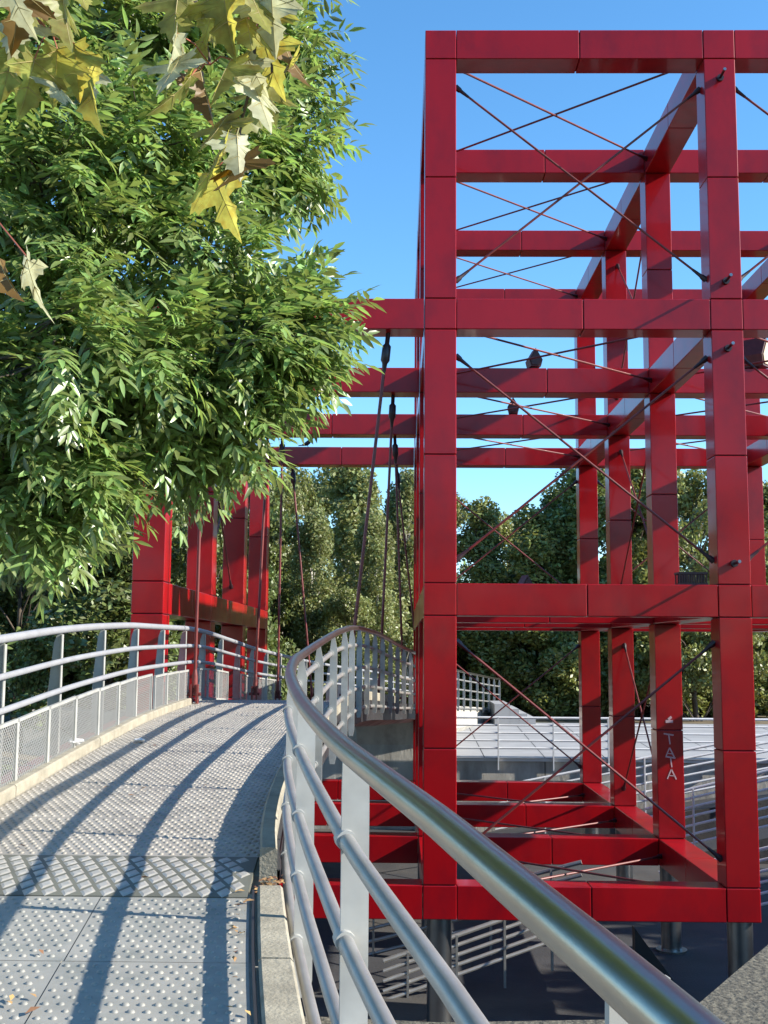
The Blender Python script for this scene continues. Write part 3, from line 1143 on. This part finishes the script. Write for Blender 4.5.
LOB = [(-2.13, 6.0, 3.29, 0.57), (-1.74, 6.4, 3.57, 0.58), (-1.28, 6.8, 3.82, 0.5), (-0.90, 7.0, 3.77, 0.34), (-0.70, 6.9, 3.5, 0.15), (-0.62, 6.7, 3.02, 0.13),
       (-0.74, 6.6, 2.90, 0.26), (-1.02, 6.3, 2.9, 0.47), (-1.44, 6.0, 2.71, 0.5), (-1.92, 5.8, 2.45, 0.56), (-1.61, 5.9, 2.05, 0.54),
       (-1.14, 6.1, 2.2, 0.45), (-0.88, 6.2, 2.10, 0.22), (-0.66, 6.2, 1.9, 0.21), (-0.52, 6.1, 1.78, 0.16), (-0.67, 6.2, 1.64, 0.25), (-0.85, 5.9, 1.59, 0.41),
       (-1.25, 5.8, 1.48, 0.45), (-1.73, 5.5, 1.4, 0.53), (-0.78, 6.1, 1.42, 0.15), (-0.98, 6.0, 1.30, 0.26), (-1.36, 6.0, 1.20, 0.36), (-1.72, 5.7, 0.91, 0.42),
       (-0.98, 6.1, 1.16, 0.14), (-1.12, 6.2, 1.12, 0.20), (-1.55, 5.9, 0.88, 0.2), (-1.92, 5.6, 0.72, 0.22), (-1.70, 5.6, 0.68, 0.14), (-0.66, 7.0, 3.87, 0.10),
       (-2.56, 6.0, 3.0, 0.78), (-2.41, 5.8, 1.63, 0.76), (-2.35, 5.8, 0.84, 0.46), (-3.28, 6.5, 2.62, 0.96), (-3.05, 6.2, 1.24, 0.86), (-2.07, 6.4, 4.33, 0.84),
       (-1.25, 6.9, 4.6, 0.78), (-0.80, 7.2, 4.51, 0.34), (-1.8, 6.9, 5.66, 1.02), (-2.91, 6.6, 5.14, 1.09), (-1.0, 7.3, 5.6, 0.70), (-2.11, 7.6, 3.65, 0.86),
       (-2.41, 7.4, 2.29, 0.9), (-1.32, 7.3, 2.06, 0.7), (-2.18, 7.2, 1.38, 0.69)]
ash = thing('ash_tree', 'leafy green ash tree overhanging the left railing and deck', 'tree', W(-4.3, 7.6, G))
rng = np.random.default_rng(21)
cen, dirs = [], []
trunk_pts = [Vector(W(-4.3, 7.6, G - .2)), Vector(W(-4.28, 7.6, -2.0)), Vector(W(-4.1, 7.5, 0.3)), Vector(W(-3.8, 7.3, 2.4)), Vector(W(-3.4, 7.1, 4.2)), Vector(W(-2.9, 7.0, 6.2))]
tb_ = MB()
tb_.tube(trunk_pts, [.20, .17, .145, .12, .085, .03], 12)
tb_.build('trunk', BARK, ash, smooth=True)
br_ = MB()


def limb(mbx, a, b, r0_, r1_, sag=.12, n=7, rg=random):
    a, b = Vector(a), Vector(b)
    L = (b - a).length
    pts, rad = [], []
    for i in range(n + 1):
        s = i / n
        p = a.lerp(b, s) + Vector((0, 0, math.sin(s * math.pi) * sag * L))
        if 0 < i < n:
            p += Vector((rg.uniform(-1, 1), rg.uniform(-1, 1), rg.uniform(-1, 1))) * L * .025
        pts.append(tuple(p)); rad.append(r0_ + (r1_ - r0_) * s)
    mbx.tube(pts, rad, 6)
    return pts


for li, (x, d, z, r) in enumerate(LOB):
    nc = int(102 * r ** 1.9 + 5)
    if li >= 33:
        nc = int(nc * .6)
    cc = np.array(W(x, d, z))
    p = rng.normal(size=(nc, 3)); p /= np.linalg.norm(p, axis=1)[:, None]
    rad = np.maximum(r - .13, r * .45) * rng.uniform(.08, 1.0, nc) ** .5
    tips = cc + p * rad[:, None] * np.array([1, 1.15, 1])
    for j in range(nc):     # a tuft of compound leaves at each twig end
        m = int(rng.integers(4, 8))
        o_ = p[j] * .9 + np.array([.30, -.15, -.05])
        dv = o_ + rng.normal(size=(m, 3)) * .70
        dv[:, 2] -= .35
        cen.append(tips[j] + rng.normal(size=(m, 3)) * .03 - p[j] * .04)
        dirs.append(dv)
    if li < 29:             # loose sprigs reaching out of the crown
        for j in range(3):
            o_ = rng.normal(size=3) * .6 + np.array([.30, -.2, rng.uniform(-.5, .6)])
            o_ /= np.linalg.norm(o_)
            b_ = cc + o_ * max(r - .15, r * .5)
            tp = b_ + o_ * rng.uniform(.02, .12)
            for q in range(4):
                cen.append((b_ + (tp - b_) * (q + 1) / 4)[None])
                dirs.append((o_ + rng.normal(size=3) * .5)[None])
            limb(br_, tuple(cc + o_ * r * .2), tuple(tp), .006, .0025, .0, 4)
    # limb from the trunk with twigs
    best = min(trunk_pts[2:], key=lambda q: (q - Vector(cc)).length + 1.2 * max(0, q.z - cc[2]))
    pp = limb(br_, best, tuple(cc), .035 if r > .4 else .022, .008, .10)
    for j in range(int(5 + r * 14)):
        limb(br_, pp[-1 - (j % 3)], tuple(tips[j % nc]), .008, .003, .05, 4)
br_.build('limb', BARK, ash, smooth=True)
A, idx = ash_leaves(np.concatenate(cen), np.concatenate(dirs), rng)
link('crown', fast_mesh('crown', A, idx, 3, [ASHLEAF]), ash, tuple(-Vector(ash.location)))

# small sapling outside the left railing
sap = thing('sapling', 'young bright green sapling behind the left railing at picture edge', 'plant', W(-3.5, 8.6, G))
mb = MB()
mb.tube([W(-3.5, 8.6, G), W(-3.47, 8.6, -2), W(-3.5, 8.6, -.2)], [.03, .022, .008], 7)
mb.build('stem', BARK, sap, smooth=True)
n = 90
p = rng.normal(size=(n, 3)) * np.array([.16, .2, .42])
A, idx = ash_leaves(np.array(W(-3.5, 8.55, -.62)) + p, p + np.array([.2, -.2, .1]), rng)
link('crown', fast_mesh('crown', A, idx, 3, [ASHLEAF]), sap, tuple(-Vector(sap.location)))

# maple: branch reaching over the viewer, hanging lobed leaves
mp = thing('maple_tree', 'maple branch with pale yellow lobed autumn leaves hanging in close overhead', 'tree', W(-3.4, 1.2, G))
mt = MB()
mt.tube([W(-3.4, 1.2, G - .2), W(-3.35, 1.25, -1), W(-3.2, 1.3, 1.2), W(-3.0, 1.3, 3.0), W(-2.8, 1.3, 5.0)], [.17, .14, .11, .08, .03], 12)
mt.build('trunk', BARK, mp, smooth=True)
ML = [(-0.78, 2.2, 1.23), (-0.72, 2.25, 1.18), (-0.75, 2.2, 1.13), (-0.7, 2.3, 1.22), (-0.83, 2.3, 1.22), (-0.75, 2.1, 1.22), (-0.7, 2.2, 1.28), (-0.74, 2.0, 1.18),
      (-0.7, 2.4, 1.22), (-0.44, 2.1, 1.13), (-0.42, 2.15, 1.07), (-0.43, 2.3, 1.16), (-0.35, 2.2, 1.13), (-0.39, 2.2, 1.23), (-0.32, 2.2, 1.22), (-0.3, 2.3, 1.24),
      (-0.26, 2.4, 1.26), (-0.32, 2.3, 1.14), (-0.35, 2.3, 1.02), (-0.32, 2.2, 0.93), (-0.36, 2.2, 0.95), (-0.39, 2.25, 0.91), (-0.29, 2.35, 1.15), (-0.37, 2.3, 1.06),
      (-0.27, 2.2, 1.27), (-0.36, 2.15, 1.25), (-0.46, 2.2, 1.28), (-0.645, 1.9, 0.61), (-0.695, 1.9, 0.61)]
mb = MB()
main = limb(mb, W(-3.05, 1.3, 2.6), W(-.30, 2.35, 1.62), .05, .010, .06, 9)
tw = [limb(mb, main[6], W(-.74, 2.25, 1.27), .009, .004, .0, 5), limb(mb, main[8], W(-.40, 2.25, 1.20), .008, .003, 0, 5),
      limb(mb, main[9], W(-.34, 2.3, 1.10), .008, .003, 0, 5), limb(mb, main[9], W(-.28, 2.32, 1.22), .006, .003, 0, 5)]
t5 = limb(mb, tw[2][-1], W(-.345, 2.26, 1.0), .003, .002, 0, 4)
t6 = limb(mb, W(-1.6, 1.75, 2.12), W(-.78, 1.95, .80), .010, .003, .05, 7)
ends = [p for q in tw for p in q[3:]] + t5[1:] + [t6[-1]]
half = [(0, 0), (.09, -.05), (.30, -.14), (.27, -.03), (.36, .02), (.22, .13), (.40, .14), (.50, .20), (.54, .17), (.74, .36), (.58, .36), (.56, .44), (.40, .40), (.17, .44), (.22, .56), (.33, .64), (.24, .70), (.25, .80), (.14, .84), (.10, .96), (0, 1.14)]
outl = half + [(-x, y) for x, y in half[-2:0:-1]]


def maple_leaf(p, L, rng_, mi, store):
    p = Vector(p)
    yaw_ = rng_.uniform(0, 6.28)
    tilt = rng_.uniform(.15, .7)
    down = Vector((math.cos(yaw_) * tilt, math.sin(yaw_) * tilt, -1)).normalized()
    side = Vector((math.cos(yaw_ + 1.57 + rng_.uniform(-.6, .6)), math.sin(yaw_ + 1.57), rng_.uniform(-.3, .3)))
    side = (side - down * side.dot(down)).normalized()
    nrm = side.cross(down)
    fold, curl = rng_.uniform(.1, .55), rng_.uniform(-.1, .35)

    def pt(x, y):
        return tuple(p + side * x * L * .78 + down * y * L * .85 + nrm * (abs(x) * fold + x * .12 * math.sin(5 * y) - curl * y * y * .6 - x * x * .25) * L)
    V = [pt(0, .0), pt(0, .22), pt(0, .42), pt(0, .75), pt(0, 1.14)]
    n = len(half)
    Fc = []
    for sg in (1, -1):
        b_ = len(V)
        V += [pt(sg * x, y) for x, y in half[1:-1]]
        seq = [0] + list(range(b_, b_ + n - 2)) + [4]
        ctr = [1] * 13 + [2] * 2 + [3] * 8
        for i in range(len(seq) - 1):
            Fc.append((ctr[i], seq[i], seq[i + 1]))
            if i and ctr[i] != ctr[i - 1]:
                Fc.append((ctr[i - 1], seq[i], ctr[i]))
    for (x0, y0, x1, y1) in ((0, 0, 0, 1.0), (0, .03, .62, .33), (0, .03, -.62, .33), (0, .0, .24, -.08), (0, 0, -.24, -.08), (0, .5, .26, .64), (0, .5, -.26, .64)):
        if x1 == 0:
            ps = [pt(0, y0 + (y1 - y0) * q / 5) for q in range(6)]
        else:
            ps = [pt(x0 + (x1 - x0) * q / 4, y0 + (y1 - y0) * q / 4) for q in range(5)]
        store.tube(ps, [.0011 - .0008 * q / (len(ps) - 1) for q in range(len(ps))], 4, 3, False)
    store.add(V, [f if len(set(f)) == 3 else f for f in Fc if len(set(f)) == 3], mi)


lf = MB()
rg = random.Random(4)
for i, (x, d, z) in enumerate(ML):
    c = Vector(W(x, d, z + .055))
    e_ = min(ends, key=lambda q: (Vector(q) - c).length)
    mb.tube([e_, tuple(Vector(e_).lerp(c, .5) + Vector((0, 0, .012))), tuple(c)], .0016, 5, 1)
    mi = rg.choice([0, 0, 0, 1, 0, 1, 0, 1, 1, 0, 0, 1, 0, 2]) if i < 27 else (1, 2)[i - 27]
    maple_leaf(c, rg.uniform(.115, .165), rg, mi, lf)
    if i < 27 and i % 2 == 0:
        maple_leaf(c + Vector((rg.uniform(-.03, .03), rg.uniform(-.05, .05), rg.uniform(-.02, .05))), rg.uniform(.09, .135), rg, rg.choice([0, 0, 1]), lf)
mb.build('limb', [BARK, PETI], mp, smooth=True)
lf.build('crown', [MAPLE, MAPLEW, MAPLEO, VEIN], mp, fix=False, smooth=True)


# ------------------------------------------------------------------ woodland trees
def leaf_cloud(lobes, n, size, rng):
    w = np.array([r[3] * r[4] * r[5] for r in lobes]) ** .72
    w /= w.sum()
    pts = []
    for (x, y, z, a, b, c), k in zip(lobes, (w * n).astype(int)):
        p = rng.normal(size=(k, 3)); p /= np.linalg.norm(p, axis=1)[:, None]
        p *= (rng.uniform(.05, 1, k) ** .42)[:, None]
        pts.append(p * np.array([a, b, c]) + np.array([x, y, z]))
    P = np.concatenate(pts)
    k = len(P)
    a, b = rot_frames(k, rng)
    a[:, 2] -= .35; a /= np.linalg.norm(a, axis=1)[:, None]
    s = (size * rng.uniform(.6, 1.35, k))[:, None]
    V = np.stack([P - a * s, P + b * s * .55, P + a * s, P - b * s * .55], 1).reshape(-1, 3)
    return V, np.arange(4 * k)


def tree_proto(kind, seed, leafm, barkm, n=11000):
    rng = np.random.default_rng(seed)
    rg = random.Random(seed)
    lobes = []
    limbs = MB()
    H = 1.0
    if kind == 'airy':      # narrow birch-like crown, drooping sprays
        for i in range(70):
            z = rg.uniform(.14, .99)
            wd = .17 * (1.10 - z) ** .6 * min(1, .35 + z * 2)
            an = rg.uniform(0, 6.28); q = wd * rg.uniform(.25, 1.1)
            s = rg.uniform(.025, .062)
            lobes.append((q * math.cos(an), q * math.sin(an), z, s, s, s * 1.6))
    elif kind == 'broad':
        for i in range(62):
            z = rg.uniform(.10, .97)
            wd = .34 * math.sin(min(1, (z + .08) / 1.05) * math.pi) ** .55
            an = rg.uniform(0, 6.28); q = wd * rg.uniform(.35, 1.0)
            s = rg.uniform(.045, .105)
            lobes.append((q * math.cos(an), q * math.sin(an), z, s, s, s * .8))
    elif kind == 'poplar':
        for i in range(60):
            z = rg.uniform(.05, .98)
            wd = .24 * (1.04 - z) ** .75
            an = rg.uniform(0, 6.28); q = wd * rg.uniform(.3, 1.0)
            s = rg.uniform(.035, .08)
            lobes.append((q * math.cos(an), q * math.sin(an), z, s, s, s * 1.2))
    else:                   # thicket
        for i in range(46):
            z = rg.uniform(.06, .86)
            wd = .75 * math.sqrt(max(.03, 1 - z * z))
            an = rg.uniform(0, 6.28); q = wd * rg.uniform(.2, 1.0)
            s = rg.uniform(.09, .2)
            lobes.append((q * math.cos(an), q * math.sin(an), z, s, s, s * .9))
    V, I = leaf_cloud(lobes, n, {'airy': .0082, 'broad': .0105, 'poplar': .0095, 'thicket': .022}[kind], rng)
    crown = fast_mesh('crown', V, I, 4, [leafm])
    top = .92 if kind != 'thicket' else .6
    r = .013 if kind != 'thicket' else .02
    trunk = []
    for i in range(9):
        s = i / 8
        trunk.append((rg.uniform(-.012, .012), rg.uniform(-.012, .012), -.04 + s * (top + .04)))
    limbs.tube(trunk, [r * (1 - .85 * i / 8) for i in range(9)], 8)
    for i, lb in enumerate(lobes):
        if i % 2 == 0:
            zb_ = max(.03, lb[2] * .78 - .05)
            k = min(8, int(zb_ / top * 8))
            limb(limbs, trunk[k], lb[:3], r * .32, r * .06, .05, 4, rg)
    me = bpy.data.meshes.new('trunk')
    me.from_pydata(limbs.v, [], limbs.f)
    me.materials.append(barkm)
    me.polygons.foreach_set('use_smooth', [True] * len(me.polygons))
    me.update()
    return crown, me


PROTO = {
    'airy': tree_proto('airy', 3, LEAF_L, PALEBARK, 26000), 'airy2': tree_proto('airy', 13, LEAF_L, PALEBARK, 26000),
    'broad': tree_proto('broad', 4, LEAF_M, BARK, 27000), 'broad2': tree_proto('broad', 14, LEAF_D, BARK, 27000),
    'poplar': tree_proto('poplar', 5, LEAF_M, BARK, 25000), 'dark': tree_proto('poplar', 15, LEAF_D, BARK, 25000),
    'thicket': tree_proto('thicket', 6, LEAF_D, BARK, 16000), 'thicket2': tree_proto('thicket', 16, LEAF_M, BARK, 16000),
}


def wood_tree(kind, x, d, zb_, h, w, label, name='woodland_tree', group='trees of the wood behind'):
    t = thing(name, label, 'tree' if name.endswith('tree') else 'bush', W(x, d, zb_), group)
    crown, trunk = PROTO[kind]
    t.rotation_euler = (0, 0, random.uniform(0, 6.28))
    t.scale = (h * w, h * w, h)
    for nm, me in (('crown', crown), ('trunk', trunk)):
        o = bpy.data.objects.new(nm, me); COL.objects.link(o); o.parent = t


def by(px, d):
    return (px - 400) / 1149 * d


# (kind, bearing as x at unit distance * 1149 + 400, distance, top row, width factor, label)
def zt_(y, d):
    return (649 - y) / 1149 * d


B0 = -2.45
WT = [
    ('airy', 276, 40, 482, 1.0, 'pale birch beside the last left red column'),
    ('airy2', 312, 37, 520, 1.15, 'bushy light green birch left of the hanger rods'),
    ('broad', 306, 52, 470, .75, 'dark topped tree rising behind the pale birches'),
    ('airy', 348, 42, 458, 1.25, 'tallest pale birch in the gap under the left beam'),
    ('airy2', 374, 39, 520, 1.1, 'birch with drooping sprays behind the hanger rods'),
    ('broad', 352, 36, 590, 1.0, 'low round tree at the crest of the footbridge railing'),
    ('airy', 404, 45, 474, 1.0, 'thin birch immediately left of the front left red column'),
    ('broad', 428, 47, 480, .8, 'tree mostly hidden by the front left red column'),
    ('poplar', 478, 47, 505, 1.25, 'pointed green tree just right of the front left red column'),
    ('broad', 508, 52, 512, .9, 'rounded tree under the crossing of the cables'),
    ('poplar', 536, 46, 512, 1.5, 'olive green tree in the middle of the central opening'),
    ('dark', 562, 49, 492, 1.1, 'dark upright tree left of the back row of columns'),
    ('dark', 586, 46, 464, 1.2, 'tall dark tree behind the back right red column'),
    ('poplar', 634, 47, 462, 1.2, 'yellowish green tree between the back right columns'),
    ('broad', 692, 44, 462, .9, 'pale green tree left of the front right red column'),
    ('broad', 668, 53, 480, .8, 'tree behind the second right red column'),
    ('poplar', 738, 47, 466, 1.2, 'tree mostly hidden by the front right red column'),
    ('broad', 790, 48, 470, .8, 'dark tree at the right picture edge'),
    ('dark', 830, 52, 455, 1.1, 'dark tree just beyond the right picture edge'),
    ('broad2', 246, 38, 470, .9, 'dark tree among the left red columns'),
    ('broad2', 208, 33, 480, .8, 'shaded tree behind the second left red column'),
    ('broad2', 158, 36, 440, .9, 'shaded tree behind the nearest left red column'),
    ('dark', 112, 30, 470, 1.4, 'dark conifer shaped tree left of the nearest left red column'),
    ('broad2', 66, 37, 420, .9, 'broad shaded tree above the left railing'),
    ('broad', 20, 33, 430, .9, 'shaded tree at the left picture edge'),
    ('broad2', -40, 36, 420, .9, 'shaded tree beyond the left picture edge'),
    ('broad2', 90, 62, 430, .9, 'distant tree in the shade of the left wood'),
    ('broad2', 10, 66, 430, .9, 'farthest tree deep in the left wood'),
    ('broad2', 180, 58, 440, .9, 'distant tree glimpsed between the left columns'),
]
for kind, px, d, top, wf, lab in WT:
    x = by(px, d)
    zb_ = gz(x, d) - .05 if x < -3 else B0
    wood_tree(kind, x, d, zb_, zt_(top, d) - zb_, wf, lab)
BUSH = [
    ('thicket', 470, 50, 610, 'dark thicket behind the far bridge fence'), ('thicket2', 505, 48, 612, 'thicket above the concrete stairs'),
    ('thicket', 540, 49, 600, 'dark thicket left of the back row of columns'), ('thicket', 574, 50, 605, 'thicket behind the back right red column'),
    ('thicket2', 618, 48, 608, 'thicket between the back right columns'), ('thicket', 655, 50, 600, 'thicket behind the sprayed red column'),
    ('thicket2', 700, 48, 612, 'light thicket left of the front right red column'), ('thicket', 745, 50, 600, 'thicket hidden by the front right red column'),
    ('thicket', 790, 49, 600, 'thicket at the right picture edge'), ('thicket2', 400, 50, 620, 'thicket beyond the dark section of tube railing'),
    ('thicket', 360, 47, 618, 'thicket behind the crest of the footbridge'), ('thicket', 310, 46, 620, 'thicket left of the tube railing bend'),
    ('thicket', 265, 46, 625, 'thicket beside the last left red column'), ('thicket', 215, 44, 622, 'thicket seen between the left columns'),
    ('thicket', 165, 48, 625, 'thicket behind the nearest left red column'),
]
for kind, px, d, top, lab in BUSH:
    x = by(px, d)
    zb_ = gz(x, d) - .05 if x < -3 else B0
    wood_tree(kind, x, d, zb_, (zt_(top, d) - zb_) * 1.25, 1.0, lab, 'thicket', 'thickets at the edge of the wood')
# unseen leaf mass added to the right of the view to shade the sunken garden
rng = np.random.default_rng(78)
lob = []
for i in range(190):
    d = rng.uniform(3, 20.5)
    x = rng.uniform(17.5, 23)
    z = rng.uniform(-3.6, 4.3)
    lob.append((x + CX, d + CY, z + CZ, rng.uniform(.9, 1.7), rng.uniform(.9, 1.7), rng.uniform(.8, 1.4)))
V, I = leaf_cloud(lob, 32000, .25, rng)
struct(link('thicket', fast_mesh('thicket', V, I, 4, [LEAF_M])), 'stuff', 'unseen thicket added on the right to shade the sunken garden', 'thicket')
# far wood closing the view
rng = np.random.default_rng(77)
lob = []
for i in range(240):
    a = rng.uniform(-.62, .62)
    d = rng.uniform(68, 110)
    z = rng.uniform(-1, 5.5)
    lob.append((a * d + CX, d + CY, z + CZ, rng.uniform(2, 4), rng.uniform(2, 4), rng.uniform(1.6, 2.6)))
for i in range(90):  # leaf masses added behind the camera to darken the red frame's reflections
    a = rng.uniform(-1.2, .95)
    d = -rng.uniform(26, 46)
    lob.append((a * -d + CX, d + CY, rng.uniform(-1, 9) + CZ, rng.uniform(2, 4), rng.uniform(2, 4), rng.uniform(1.6, 2.6)))
V, I = leaf_cloud(lob, 60000, .30, rng)
struct(link('woodland', fast_mesh('woodland', V, I, 4, [LEAF_D])), 'stuff', 'dense dark woodland closing the view behind the trees, plus unseen leaves added behind the viewer to darken reflections', 'woodland')
